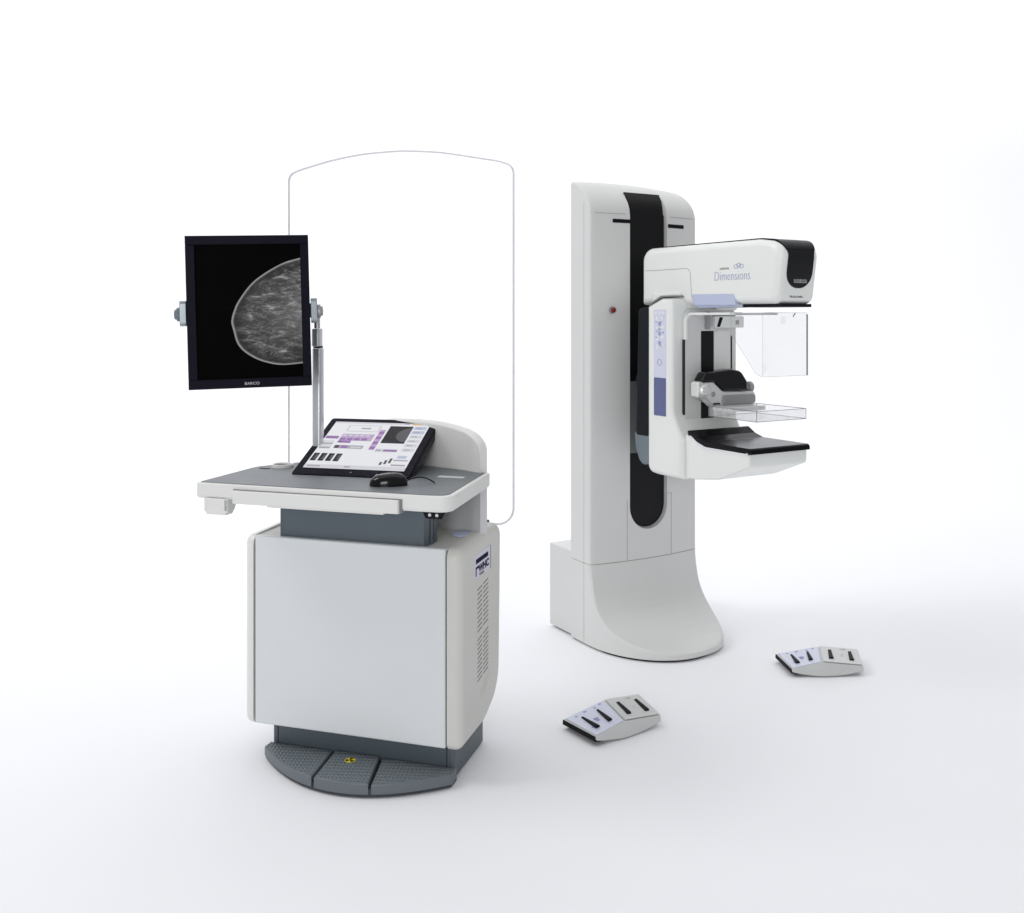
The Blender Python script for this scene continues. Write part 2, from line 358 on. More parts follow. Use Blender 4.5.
# ------------------------------------------------------------------ workstation
W0 = Vector((-.194, 3.214, 0)); WY = -R(16.8)
def make_workstation():
    r = root('workstation', W0, WY)
    tag(r, 'white and grey medical workstation with desk, clear standing shield, lift pedestal and ribbed foot platform', 'workstation')
    # plinth
    MB().pillow(fillet([(-.686, 0, .012), (0, 0, .012), (0, .31, .01), (-.686, .31, .01)]), 'z', .006, .16, .002).build('plinth', M['slate'], r)
    pl = bpy.data.objects['plinth']
    for a in (-.664, -.026): MB().box(a - .0015, a + .0015, -.0012, .004, .03, .13).build('seam', M['darkline'], pl, wn=False)
    # foot platform: bowed front, three ribbed tops
    def fb(a): return -.045 - .162 * (1 - ((a + .335) / .35) ** 2)
    def outline(a0, a1, back=.0, n=16, d=0.): return [(a0 + (a1 - a0) * k / n, fb(a0 + (a1 - a0) * k / n) + d) for k in range(n + 1)] + [(a1, back), (a0, back)]
    plat = MB().pillow(outline(-.690, .010, -.002), 'z', .004, .030, .002).build('foot_platform', M['slate2'], r)
    def slab(name, f0, f1, b0, b1, z1, mat):
        # cap with slanting side edges: front a-range f0..f1, back range b0..b1
        n = 14; top = []
        for k in range(n + 1):
            a = f0 + (f1 - f0) * k / n; top.append((a, fb(a) - .004))
        top += [(b1, -.004), (b0, -.004)]
        o = MB().pillow(top, 'z', .014, z1, 0, 4, .005).build(name, [M['skirt'], mat], plat)
        for f in o.data.polygons:
            if f.normal.z > .97 and len(f.vertices) > 4: f.material_index = 1
        return o
    slab('side_tread', -.692, -.424, -.690, -.446, .047, M['tread'])
    slab('side_tread', -.214, .012, -.258, .010, .047, M['tread'])
    ped = slab('foot_pedal', -.413, -.223, -.436, -.268, .050, M['tread'])
    # trefoil sticker
    st = MB(); st.cur = 0; st.cyl((-.352, -.062, .0502), (0, 0, 1), .018, .0008, .0002, 24)
    st.cur = 1
    for k in range(3):
        a0 = R(30 + 120 * k) + R(60)
        p = [(-.352 + rr * math.cos(a0 + t), -.062 + rr * math.sin(a0 + t)) for rr, t in ((.0045, -R(30)), (.0155, -R(30)), (.016, 0), (.0155, R(30)), (.0045, R(30)))]
        st.pillow(p, 'z', .0508, .0514)
    st.cyl((-.352, -.062, .0508), (0, 0, 1), .0028, .0006, .0001, 16)
    st.build('warning_sticker', [M['yellow'], M['black']], r, wn=False)
    # cabinet core and panel
    MB().rbox(-.735, .012, -.03, .36, .14, .782, .004, .004, 'z').build('cabinet', M['cream'], r)
    MB().rbox(-.726, -.012, -.052, -.026, .127, .786, .006, .006, 'b').build('front_panel', M['panel'], r)
    MB().box(-.734, .004, -.034, -.024, .142, .778).build('panel_gap', M['line'], r, wn=False)
    # side covers: outline in (b, z), outer rim rounded
    prof = fillet([(-.052, .119, .03), (.20, .119, .16), (.372, .185, .15), (.386, .55, .0), (.392, .798, .05), (-.052, .786, .035)], 10)
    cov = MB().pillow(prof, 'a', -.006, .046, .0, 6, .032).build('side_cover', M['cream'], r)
    cut = MB().lathe([(.0, -.04)] + [(.04 * math.sin(t), -.04 * math.cos(t)) for t in [k / 12 * PI for k in range(1, 12)]] + [(0, .04)], (0, 0, 0), (0, 0, 1), 24).build('cutter', M['cream'], None, wn=False)
    cut.scale = (.32, 1.65, .60); cut.location = (.049, .195, .262); cut.rotation_euler = (R(26), 0, 0)
    cov = carve(cov, [Obj_parent(cut, r)])
    # rating label and vents
    lab = MB(); lab.cur = 0; lab.rbox(.0455, .0472, .080, .252, .655, .738, .004, .0005, 'a')
    lab.build('rating_label', M['label'], cov)
    L = MB(); L.cur = 0
    L.box(.0470, .0478, .088, .220, .706, .722)                                   # navy bar
    L.box(.0470, .0478, .086, .094, .664, .694); L.box(.0470, .0478, .086, .120, .688, .696)
    L.cur = 1; L.box(.0470, .0475, .246, .252, .655, .738)
    L.build('label_print', [M['inknavy'], M['ink']], cov, wn=False)
    lettering('label_lettering', 'WHC', (.0476, .118, .672), (0, 1, 0), (0, 0, 1), .036, M['inknavy'], cov, squeeze=1.25, off=.0012)
    lettering('label_lettering', 'hologic', (.0476, .125, .660), (0, 1, 0), (0, 0, 1), .013, M['ink'], cov, squeeze=1.3)
    for z0, z1 in ((.462, .622), (.292, .448)):
        v = MB(); n = 10
        for k in range(n):
            z = z0 + (z1 - z0) * (k + .5) / n
            for b0, b1, dz in ((.108, .158, -.002), (.168, .226, .005)):
                v.pillow(fillet([(b0, z + dz - .0026, .002), (b1, z + dz + .0034, .002), (b1, z + dz + .0086, .002), (b0, z + dz + .0026, .002)], 2), 'a', .0452, .0464)
        v.build('vent', M['ventgrey'], cov, wn=False)
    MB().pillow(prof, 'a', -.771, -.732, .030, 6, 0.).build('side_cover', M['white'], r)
    # pedestal
    p = MB().pillow(fillet([(-.640, -.03, .006), (-.097, -.03, .006), (-.088, -.005, .002), (-.088, .014, .002), (-.084, .016, .001), (-.084, .062, .004), (-.640, .062, .004)]), 'z', .783, .958, .001).build('lift_pedestal', M['slate'], r)
    g = MB()
    for b in (.001, .028): g.box(-.0885 if b < .014 else -.0845, -.0868 if b < .014 else -.0828, b - .001, b + .001, .79, .95)
    g.build('groove', M['darkline'], p, wn=False)
    # rear tower under the desk and hood above it
    bend = [(.026, .197), (.024, .198), (.019, .201), (.010, .205), (-.006, .212), (-.022, .222), (-.05, .240), (-.09, .254), (-.14, .272), (-.20, .292), (-.28, .312), (-.38, .324), (-.50, .326), (-.60, .320)]
    hts = [1.058, 1.084, 1.102, 1.115, 1.128, 1.136, 1.146, 1.155, 1.163, 1.168, 1.170, 1.168, 1.15, 1.10]
    def curved_wall(zb, ht, thick=.034, rr=.014):
        mb = MB(); vs = []; n = len(bend); K = 6
        for i, (a, b) in enumerate(bend):
            d = (Vector(bend[min(i + 1, n - 1)]) - Vector(bend[max(i - 1, 0)])).normalized(); nb = Vector((d.y, -d.x))
            if nb.y < 0: nb = -nb
            sec = [(0, zb)] + [(rr - rr * math.cos(t), ht[i] - rr + rr * math.sin(t)) for t in [k / K * PI / 2 for k in range(K + 1)]] + [(thick, ht[i]), (thick, zb)]
            vs += [(a + nb.x * o, b + nb.y * o, z) for o, z in sec]
        m = len(sec)
        mb.add(vs, [(i * m + j, i * m + (j + 1) % m, (i + 1) * m + (j + 1) % m, (i + 1) * m + j) for i in range(n - 1) for j in range(m)] + [tuple(range(m)), tuple(range((n - 1) * m, n * m))])
        return mb
    curved_wall(.778, [.955] * len(bend), rr=.002).build('rear_tower', M['label_grey'], r, ang=35)
    MB().lathe([(0, 0), (.040, 0), (.040, .006), (.032, .009), (0, .010)], (-.035, .185, .783), (0, 0, 1), 40).build('cable_boss', M['lav'], r)
    curved_wall(.999, hts).build('rear_hood', M['white'], r, ang=50)
    # desk
    dk = fillet([(-.828, -.254, .014), (-.40, -.258, 0), (.0, -.258, 0), (.084, -.252, .085), (.054, .222, .012), (-.10, .290, .1), (-.28, .35, .2), (-.52, .36, .3), (-.72, .25, .2), (-.822, .10, .08)], 10)
    desk = MB().pillow(dk, 'z', .948, 1.0, .012, 4, .004).build('desk_top', M['white'], r)
    ins = fillet([(-.817, -.242, .010), (-.40, -.248, 0), (.0, -.248, 0), (.066, -.238, .07), (.040, .205, .006), (-.10, .278, .1), (-.28, .338, .2), (-.52, .348, .3), (-.715, .24, .2), (-.812, .10, .08)], 10)
    MB().pillow(ins, 'z', .996, 1.0022, 0, 3, .0012).build('work_surface', M['grey'], desk)
    dr = MB().pillow(fillet([(-.676, -.270, .004), (-.088, -.270, .004), (-.080, -.24, 0), (-.676, -.24, 0)]), 'z', .940, .983, .003).build('keyboard_drawer', M['white'], r)
    MB().box(-.678, -.076, -.2600, -.24, .9425, .9855).build('drawer_gap', M['line'], dr, wn=False)
    MB().box(-.55, -.14, -.262, -.20, .934, .9395).build('drawer_base', M['white'], dr, wn=False)
    # hook handle under the left corner
    h = MB()
    for a0, a1 in ((-.788, -.775), (-.712, -.699)):
        h.pillow(fillet([(-.262, .952), (-.20, .952), (-.215, .915, .01), (-.235, .897, .012), (-.262, .908, .008)]), 'a', a0, a1, .002)
    h.rbox(-.780, -.705, -.262, -.225, .898, .912, .005, .002, 'a')
    h.rbox(-.780, -.700, -.262, -.255, .905, .952, .003, .001, 'a')
    h.build('cable_hook', M['white'], r)
    # port block under the right corner
    pb = MB().pillow(fillet([(-.02, .948), (.058, .948), (.046, .925, .006), (-.008, .925, .006)]), 'b', -.235, -.18, .002).build('port_block', M['black'], r)
    q = MB()
    for a in (.006, .030): q.cyl((a, -.2345, .937), (0, -1, 0), .0055, .002, .0005, 16)
    q.build('port', M['alu'], pb)
    # cup well and small slot at the left rear of the desk
    c = MB().lathe([(.040, .0), (.040, .012), (.037, .014), (.032, .012), (.030, .002), (0, .0015)], (-.715, .118, 1.0), (0, 0, 1), 40).build('cup_holder', M['white'], r)
    MB().cyl((-.715, .118, 1.002), (0, 0, 1), .031, .004, .0005, 36).build('well', M['darkline'], c)
    MB().rbox(-.775, -.735, .055, .070, 1.0015, 1.0035, .004, .0005, 'z').build('desk_slot', M['darkline'], r)
    MB().rbox(-.088, .006, .070, .096, 1.0015, 1.0035, .004, .0006, 'z').build('asset_tag', M['key'], r)
    lettering('asset_tag_lettering', 'SERVICE  2045', (-.083, .078, 1.0036), (1, 0, 0), (0, 1, 0), .012, M['inkpale'], r, th=.0002)
    # post for the display
    post = MB().rbox(-.606, -.570, .135, .170, 1.0, 1.44, .010, .003, 'z').build('display_post', M['alu'], r)
    MB().rbox(-.608, -.576, .133, .172, 1.445, 1.512, .010, .003, 'z').build('post_cap', M['alu'], post)
    MB().rbox(-.603, -.574, .136, .169, 1.438, 1.447, .008, .001, 'z').build('post_joint', M['darkline'], post)
    MB().cyl((-.592, .152, 1.510), (0, 0, 1), .012, .05, .001, 20).build('post_spindle', M['chrome'], post)
    # clear shield
    so = fillet([(-.832, .79, .06), (-.03, .785, .01), (.102, .785, .135), (.102, 2.110, .055), (.05, 2.131, .4), (-.189, 2.177, .9), (-.352, 2.191, .9), (-.52, 2.185, .9), (-.65, 2.166, .9), (-.78, 2.136, .4), (-.832, 2.118, .05)], 10)
    sh = MB().pillow(so, 'b', .3600, .3660).build('clear_shield', M['clear'], r, wn=False)
    ring = MB(); n = len(so); ii = inset(so if area(so) > 0 else flip(so), .0055); so2 = so if area(so) > 0 else flip(so)
    vs = [(p[0], b, p[1]) for b, P in ((.3592, so2), (.3668, so2), (.3668, ii), (.3592, ii)) for p in P]
    ring.add(vs, [(k * n + j, k * n + (j + 1) % n, ((k + 1) % 4) * n + (j + 1) % n, ((k + 1) % 4) * n + j) for k in range(4) for j in range(n)])
    ring.build('shield_edge', M['edge'], sh, wn=False)
    MB().rbox(-.012, .002, .352, .374, .783, .800, .003, .002, 'b').build('shield_clip', M['black'], sh)
    return r

def Obj_parent(o, p): o.parent = p; return o
M['yoke'] = paint('yoke_metal', (.28, .32, .34), .36, metal=.5)
M['label_grey'] = paint('tower_grey', (.60, .60, .61), .4)
make_workstation()
def wp(a, b, z): return Matrix.Rotation(WY, 4, 'Z') @ Vector((a, b, z)) + W0

# ------------------------------------------------------------------ review display
def make_display():
    yaw = R(11.8)
    r = root('review_monitor', (-.905, 3.306, 1.572), yaw, 0, -R(1.5))
    tag(r, 'black portrait monitor on the post, showing a grey mammogram on a dark screen', 'monitor')
    hw, hh = .205, .262
    MB().rbox(-hw, hw, .004, .052, -hh, hh, .006, .004, 'b').build('housing', M['bezel'], r)
    fr = MB(); bw = .031
    for q in ((-hw, hw, hh - bw, hh), (-hw, hw, -hh, -hh + bw + .002), (-hw, -hw + bw, -hh + bw + .002, hh - bw), (hw - bw + .002, hw, -hh + bw + .002, hh - bw)):
        fr.rbox(q[0], q[1], -.010, .012, q[2], q[3], .002, .0025, 'b')
    fr.build('bezel', M['bezel'], r)
    x0, x1, z0, z1 = -hw + bw, hw - bw + .002, -hh + bw + .002, hh - bw
    sc = MB().box(x0 - .002, x1 + .002, -.001, .004, z0 - .002, z1 + .002).build('screen', M['screen'], r, wn=False)
    pts = [(1, .896), (.83, .858), (.64, .777), (.51, .696), (.392, .574), (.345, .493), (.331, .455), (.325, .425), (.329, .400), (.342, .358), (.375, .264), (.445, .196), (.57, .135), (.71, .10), (.83, .09), (1, .098)]
    # smooth outline by Catmull-Rom
    out = []
    for i in range(len(pts) - 1):
        p = [Vector(pts[max(0, min(len(pts) - 1, i + k))]) for k in (-1, 0, 1, 2)]
        for t in [k / 6 for k in range(6)]:
            out.append(.5 * (2 * p[1] + (p[2] - p[0]) * t + (2 * p[0] - 5 * p[1] + 4 * p[2] - p[3]) * t * t + (3 * p[1] - p[0] - 3 * p[2] + p[3]) * t ** 3))
    out.append(Vector(pts[-1])); c = Vector((1, .47)); K = 30; vs = []; dep = []
    for k in range(K + 1):
        for o in out:
            q = c + (o - c) * (k / K); vs.append((x0 + q.x * (x1 - x0), -.0022, z0 + q.y * (z1 - z0))); dep.append(k / K)
    n = len(out)
    me = bpy.data.meshes.new('radiograph'); me.from_pydata(vs, [], [(k * n + j, k * n + j + 1, (k + 1) * n + j + 1, (k + 1) * n + j) for k in range(K) for j in range(n - 1)])
    at = me.attributes.new('depth', 'FLOAT', 'POINT'); at.data.foreach_set('value', dep)
    me.materials.append(M['breast']); o = bpy.data.objects.new('radiograph', me); COL.objects.link(o); o.parent = sc
    lettering('maker_lettering', 'BARCO', (.004, -.0105, -hh + .011), (1, 0, 0), (0, 0, 1), .0135, M['inkpale'], r, 'CENTER', squeeze=1.1)
    # yoke: bar behind, two side cheeks with knobs
    y = MB(); y.rbox(-.225, .229, .120, .136, -.026, .026, .008, .003, 'b')
    for s in (-1, 1): y.rbox(min(s * .208, s * .230), max(s * .208, s * .230), .004, .136, -.045, .042, .012, .002, 'a')
    y.rbox(.190, .225, .13, .21, -.024, -.002, .006, .002, 'z')
    yk = y.build('yoke', M['yoke'], r)
    for s in (-1, 1):
        MB().lathe([(.0, 0), (.022, 0), (.024, .003), (.024, .012), (.020, .013), (.018, .013), (.017, .019), (.013, .021), (0, .022)], (s * .229, .034, -.004), (s, 0, 0), 28).build('tilt_knob', M['midgrey'] if s > 0 else M['bluegrey'], yk)
        MB().cyl((s * .2305, .062, -.002), (s, 0, 0), .007, .004, .001, 16).build('pivot_screw', M['black'], yk)
    return r
make_display()

# ------------------------------------------------------------------ touchscreen
def make_touch():
    p0 = wp(-.597, -.021, 1.006); yaw = WY + math.atan2(.02, .431)
    r = root('touchscreen', p0, yaw)
    tag(r, 'black touchscreen lying back on the grey desk, lit with a white and purple exam screen', 'touchscreen')
    wd, L, th = .431, .372, R(25)
    X = Vector((1, 0, 0)); V = Vector((0, math.cos(th), math.sin(th))); N = X.cross(V)      # N = up and towards the user
    def slab(name, u0, u1, v0, v1, n0, n1, mat, parent, rc=.008, rr=.004):
        mb = MB().pillow(fillet([(u0, v0, rc), (u1, v0, rc), (u1, v1, rc), (u0, v1, rc)]), 'z', n0, n1, rr)
        mb.v = [tuple(X * a + V * b + N * c) for a, b, c in mb.v]
        return mb.build(name, mat, parent)
    slab('housing', 0, wd, -.004, L, -.040, -.008, M['black'], r, .012, .006)
    bz = slab('bezel', -.002, wd + .002, -.006, L + .002, -.014, .002, M['bezel'], r, .012, .0035)
    u0, u1, v0, v1 = .026, wd - .026, .036, L - .026
    sc = slab('screen', u0, u1, v0, v1, -.002, .0028, UI['white'], r, .002, .0)
    ui = MB(); mats = [UI[k] for k in UI]; ix = {k: i for i, k in enumerate(UI)}
    def q(k, a0, a1, b0, b1, l=.0032):
        ui.cur = ix[k]; w, h = u1 - u0, v1 - v0
        ui.quad(X * u0 + V * v0 + N * l, X, V, a0 * w, a1 * w, b0 * h, b1 * h)
    q('pale', .0, 1., .965, 1.); q('mauve', .74, .79, .968, .997, .0034); q('orange', .82, .97, .968, .997, .0034)
    q('pale', .0, 1., 0, .07); q('grey', .03, .16, .02, .05, .0034); q('grey', .40, .46, .02, .05, .0034)
    # header block, tables
    q('pale', .17, .52, .78, .93); q('white', .19, .50, .80, .91, .0034); q('grey', .32, .42, .84, .87, .0036)
    q('purple', .01, .145, .615, .675); q('mauve', .165, .50, .58, .73)
    for i in range(4): q('purple', .165 + .075 * i, .225 + .075 * i, .59, .64, .0034)
    for i in range(5): q('pale', .175 + .06 * i, .215 + .06 * i, .68, .71, .0034)
    q('purple', .165, .30, .53, .58); q('dark', .18, .20, .545, .565, .0034)
    q('grey', .165, .46, .41, .48); q('dark', .165, .215, .415, .475, .0034); q('purple', .235, .30, .415, .475, .0034); q('pale', .33, .44, .43, .455, .0034)
    for i in range(4): q('pale' if i % 2 else 'grey', .015, .13, .40 + .045 * i, .435 + .045 * i)
    # thumbnails
    for i in range(4):
        a = .015 + .077 * i
        q('black', a, a + .058, .14, .30); q('mid', a + .030, a + .054, .17, .27, .0034)
    # purple column between the panels
    q('mauve', .525, .585, .40, .84)
    for i in range(4): q('purple', .53, .58, .41 + .11 * i, .47 + .11 * i, .0034)
    q('pale', .60, .82, .36, .43); q('purple', .68, .82, .375, .415, .0034); q('grey', .605, .66, .38, .41, .0034)
    # right hand tool column
    for i in range(6): q('blue' if i < 2 else 'pale', .86, .985, .86 - .095 * i, .93 - .095 * i)
    for i in range(6): q('grey', .88, .94, .885 - .095 * i, .905 - .095 * i, .0034)
    for i in range(3): q('mid', .72 + .04 * i, .745 + .04 * i, .10 + .02 * i, .16 + .04 * i)
    q('grey', .84, .98, .09, .12); q('grey', .84, .98, .19, .215); q('blue', .86, .95, .24, .30)
    # image preview
    q('black', .605, .845, .55, .93)
    ui.cur = ix['mid']; w, h = u1 - u0, v1 - v0; O = X * u0 + V * v0 + N * .0034
    fan = [O + X * (.845 * w) + V * (.74 * h)] + [O + X * (w * (.845 - .125 * math.sin(t))) + V * (h * (.74 + .155 * math.cos(t))) for t in [k / 20 * PI for k in range(21)]]
    ui.add(fan, [(0, k, k + 1) for k in range(1, 21)])
    ui.build('exam_display', mats, sc, wn=False, fix=False)
    # prop leg behind
    MB().pillow(fillet([(.17, .0), (.30, .0, .005), (.30, .086, .005), (.17, .024, .005)]), 'a', .12, .31, .004).build('stand', M['black'], r)
    lettering('maker_lettering', '=', tuple(X * (wd / 2) + V * .012 + N * .0021), X, V, .012, M['inkpale'], r, 'CENTER')
make_touch()

def make_mouse():
    p = wp(-.180, -.130, 1.0022); r = root('computer_mouse', p, WY + R(22))
    tag(r, 'black corded mouse at the front of the touchscreen on the desk', 'mouse')
    n, k = 24, 10; vs = []; prof = []
    for i in range(k + 1):
        t = i / k * PI / 2
        for j in range(n):
            u = 2 * PI * j / n; cx, sy = math.cos(u), math.sin(u)
            f = math.cos(t) ** .7
            hgt = .037 * math.sin(t) ** .8
            vs.append((.058 * f * cx, .031 * f * sy * (1 - .12 * cx), hgt * (1 - .18 * (.058 * f * cx) / .058 * -1 * .6)))
    fs = [(i * n + j, i * n + (j + 1) % n, (i + 1) * n + (j + 1) % n, (i + 1) * n + j) for i in range(k) for j in range(n)] + [tuple(range(n - 1, -1, -1))]
    mb = MB(); mb.add(vs, fs); b = mb.build('shell', M['gloss'], r)
    MB().tube([(-.052 + .004 * i, 0, .0115 + .0042 * i - .00022 * i * i) for i in range(8)], .0012, 8).build('button_split', M['darkline'], r)
    MB().cyl((-.034, -.004, .0255), (0, 1, 0), .008, .008, .001, 20).build('scroll_wheel', M['midgrey'], r)
    r.scale = (1.08, 1.08, 1.1)
    pts = []
    for i in range(15):
        t = i / 14; pts.append((.055 + .085 * t, .030 * math.sin(t * 2.6), .010 * (1 - t) + .0035 + .010 * math.sin(t * PI)))
    MB().tube(pts, .0022, 8).build('cord', M['black'], r)
make_mouse()

# ------------------------------------------------------------------ mammography machine
G0 = Vector((.3664, 4.509, 0)); GY = R(30.4)
def bow(a): return -.030 * (1 - ((a - .325) / .325) ** 2)
TOPP = [(0, .390), (0, .8), (0, 1.3), (0, 1.8), (0, 2.045), (.004, 2.070), (.015, 2.096), (.032, 2.120), (.055, 2.142), (.085, 2.163), (.12, 2.181), (.16, 2.195)]
def make_gantry():
    r = root('mammography_machine', G0, GY)
    tag(r, 'tall white mammography machine with black belt column, side arm and clear paddle', 'medical machine')
    # column shell
    N = 28; As = [.325 - .325 * math.cos(PI * k / N) * 1.0 for k in range(N + 1)]
    As = [0, .004, .012, .025] + [.05 + .55 * k / 20 for k in range(21)] + [.625, .638, .646, .65]
    def soft(a):   # small rounding where front meets sides
        d = min(a, .65 - a); return .012 * (1 - math.sqrt(max(0, 1 - (1 - min(d, .012) / .012) ** 2)))
    mb = MB(); vs = []; m = len(TOPP) + 1
    for a in As:
        for b, z in TOPP:
            arch = .022 * (1 - ((a - .25) / .40) ** 2) * max(0, (z - 2.045) / .15); vs.append((a, b + (bow(a) + soft(a)) * (1 - min(1, b / .16)), z + arch - soft(a) * (1 if z > 2.05 else 0)))
        vs.append((a, .16, .390))
    fs = []
    for i in range(len(As) - 1):
        for j in range(m): fs.append((i * m + j, i * m + (j + 1) % m, (i + 1) * m + (j + 1) % m, (i + 1) * m + j))
    fs += [tuple(range(m)), tuple(range((len(As) - 1) * m, len(As) * m))]
    mb.add(vs, fs); col = mb.build('column_shell', M['col'], r, ang=32)
    # recessed channel
    c0, c1 = .214, .442; cm = (c0 + c1) / 2; rr = (c1 - c0) / 2; D = .030; zb = .530
    st = [(c0, 2.06), (c0, zb + rr)] + [(cm - rr * math.cos(t), zb + rr - rr * math.sin(t)) for t in [k / 20 * PI for k in range(1, 20)]] + [(c1, zb + rr), (c1, 2.06)]
    cut1 = MB().pillow(st, 'b', -.2, -.03 + D).build('cutter', M['col'], None, wn=False)
    fp = [(b - .03 * (1 - min(1, b / .16)), z + .020 * max(0, (z - 2.045) / .15)) for b, z in TOPP[4:]]
    inn = []
    for i, p in enumerate(fp):
        d = Vector(fp[min(i + 1, len(fp) - 1)]) - Vector(fp[max(0, i - 1)]); d.normalize(); q = max(0., min(1., (p[1] - 2.045) / .098)); e_ = D * (1 - q * q) + (-.004 if q >= 1 else 0); inn.append((p[0] + d.y * e_, p[1] - d.x * e_))
    inn[0] = (-.03 + D, 2.03)
    path = [q for q in inn if q[0] < .060]
    poly = [(-.2, 2.03)] + path + [(path[-1][0] - .02, 2.40), (-.2, 2.40)]
    cut2 = MB().pillow(poly, 'a', c0, c1).build('cutter', M['col'], None, wn=False)
    carve(col, [Obj_parent(cut1, r), Obj_parent(cut2, r)])
    e = .0015
    bl = MB().pillow(inset(flip(st) if area(st) < 0 else st, .006), 'b', -.03 + D - .008, -.03 + D + .002)
    bp = [(-.03 + D, 2.02)] + path
    bl.strip(bp, c0 + .006, c1 - .006, .003, .006)
    bl.build('belt', M['belt'], r)
    MB().rbox(c0 + .004, c1 - .012, -.016, -.003, .90, 1.245, .004, .002, 'b').build('carriage_cover', M['midgrey2'], r)
    # slots, seams
    for a0, a1, z in ((.118, .216, 2.012), (.448, .556, 2.002)):
        n = 8; s = MB()
        P = [(a0 + (a1 - a0) * k / n) for k in range(n + 1)]
        vs = [(a, bow(a) - .0015 + dy, z + dz) for a in P for dy, dz in ((0, -.009), (0, .009), (.008, .009), (.008, -.009))]
        s.add(vs, [(4 * i + k, 4 * i + (k + 1) % 4, 4 * i + 4 + (k + 1) % 4, 4 * i + 4 + k) for i in range(n) for k in range(4)] + [(0, 1, 2, 3), (4 * n + 3, 4 * n + 2, 4 * n + 1, 4 * n)])
        s.build('grip_slot', M['black'], r, wn=False)
    s = MB()
    def seam(pts, w=.0018): s.tube(pts, w / 2, 6)
    for a, z1 in ((.199, .68), (.470, .69)): seam([(a, bow(a) - .0002, .392), (a, bow(a) - .0002, z1)])
    seam([(.443, bow(.443) - .0002, .69), (.470, bow(.470) - .0002, .69)])
    AA = [.004 + .642 * k / 24 for k in range(25)]
    for lo, hi in ((0, .20), (.455, .65)):
        seam([(a, bow(a) + soft(a) - .0004, 2.046) for a in AA if lo <= a <= hi], .0016)
    seam([(-.0003, .05, .02), (-.0003, .05, 2.10)], .0012)
    s.build('panel_seam', M['line'], r, wn=False)
    s = MB().tube([(a, bow(a) + soft(a) * .9 - .0001, .3885) for a in AA], .0011, 6).build('base_seam', M['line'], r, wn=False)
    # emergency stop
    eb = MB().lathe([(.0, 0), (.016, 0), (.017, .004), (.013, .007), (0, .007)], (.112, bow(.112) + .001, 1.588), (0, -1, 0), 28).build('emergency_stop', M['midgrey'], r)
    MB().lathe([(0, 0), (.008, 0), (.008, .010), (.013, .014), (.0135, .020), (.010, .024), (0, .0255)], (.112, bow(.112) + .001, 1.588), (0, -1, 0), 28).build('button', M['red'], eb)
    # base with coved foot
    def cove(f):
        T = [(-.02, .388), (0, .388), (.004, .340), (.012, .295), (.025, .245), (.045, .202), (.07, .166), (.10, .136), (.14, .107), (.19, .082), (.25, .061), (.31, .046), (.40, .034)]
        for (x0, y0), (x1, y1) in zip(T, T[1:]):
            if x0 <= f <= x1:
                return y0 + (y1 - y0) * (f - x0) / (x1 - x0)
        return T[-1][1]
    NA, NB = 72, 40
    top = []; Aq = [.325 - .325 * math.cos(PI * i / NA) for i in range(NA + 1)]
    mb = MB(); vs = []; fs = []
    for a in Aq:
        k = (a - .325) / .325; ex = 2.0 if k < 0 else 2.0 + .45 * min(1, k / .4); tip = -.378 * max(0, 1 - abs(k) ** ex) ** (1 / ex)
        b0 = bow(a) + soft(a)
        tip = min(tip, b0 - .002)
        for j in range(NB + 1):
            u = j / NB; u = u * u * (1.7 - .7 * u); b = b0 + (tip - b0) * u
            f = b0 - b
            edge = (b - tip)                                   # round lip near the rim
            lip = .005 * (1 - min(1, edge / .007)) ** 2
            vs.append((a, b, max(.030, cove(f)) - lip))
    st0 = NB + 1
    for i in range(NA):
        for j in range(NB): fs.append((i * st0 + j, i * st0 + j + 1, (i + 1) * st0 + j + 1, (i + 1) * st0 + j))
    o = len(vs)
    for i, a in enumerate(Aq):    # rim wall down to the floor, and the rear block
        x, b, z = vs[i * st0 + NB]
        vs += [(a, b - .002, z - .006), (a, b - .002, .016), (a, b + .004, .010), (a, .16, .010), (a, .16, .388)]
    for i in range(NA):
        c = [i * st0 + NB] + [o + 5 * i + k for k in range(5)] + [i * st0]; d = [(i + 1) * st0 + NB] + [o + 5 * (i + 1) + k for k in range(5)] + [(i + 1) * st0]
        for k in range(6): fs.append((c[k], c[k + 1], d[k + 1], d[k]))
    for i in (0, NA): fs.append(tuple([i * st0 + j for j in range(NB + 1)] + [o + 5 * i + k for k in range(5)]))
    mb.add(vs, fs); base = mb.build('base', M['col'], r, ang=38)
    # black slab that stands for the shadow in the gap under the base
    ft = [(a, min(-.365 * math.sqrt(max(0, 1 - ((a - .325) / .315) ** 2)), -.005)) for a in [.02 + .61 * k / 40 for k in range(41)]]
    MB().pillow(ft + [(.63, .15), (.02, .15)], 'z', .001, .012).build('base_gap_shade', M['rubber'], base, wn=False)
    # rear cabinet
    MB().rbox(.012, .638, .158, .372, .012, .420, .008, .006, 'z').build('rear_cabinet', M['col'], r)
    # ---- C-arm
    prof = fillet([(-.237, .852, .045), (-.237, 1.604, .012), (-.335, 1.640, .02), (-.408, 1.640, .01), (-.408, 1.125, .09), (-.474, 1.015, .02), (-.474, .845, .01), (-.30, .845, .02)], 8)
    arm = MB().pillow(prof, 'a', .150, .530, .022, 6).build('c_arm', M['armwhite'], r)
    bk = fillet([(-.250, .858, .02), (-.250, 1.606, .01), (-.156, 1.596, .02), (-.138, 1.00, .05), (-.170, .885, .06)], 8)
    MB().pillow(bk, 'a', .156, .524, .02, 5).build('rear_shroud', M['shroud'], arm)
    MB().pillow(fillet([(-.2505, .872, .02), (-.2505, 1.02, .0), (-.130, 1.02, .0), (-.138, .95, .05), (-.174, .875, .05)], 8), 'a', .154, .526, .018, 5).build('shroud_cap', M['bluegrey'], arm)
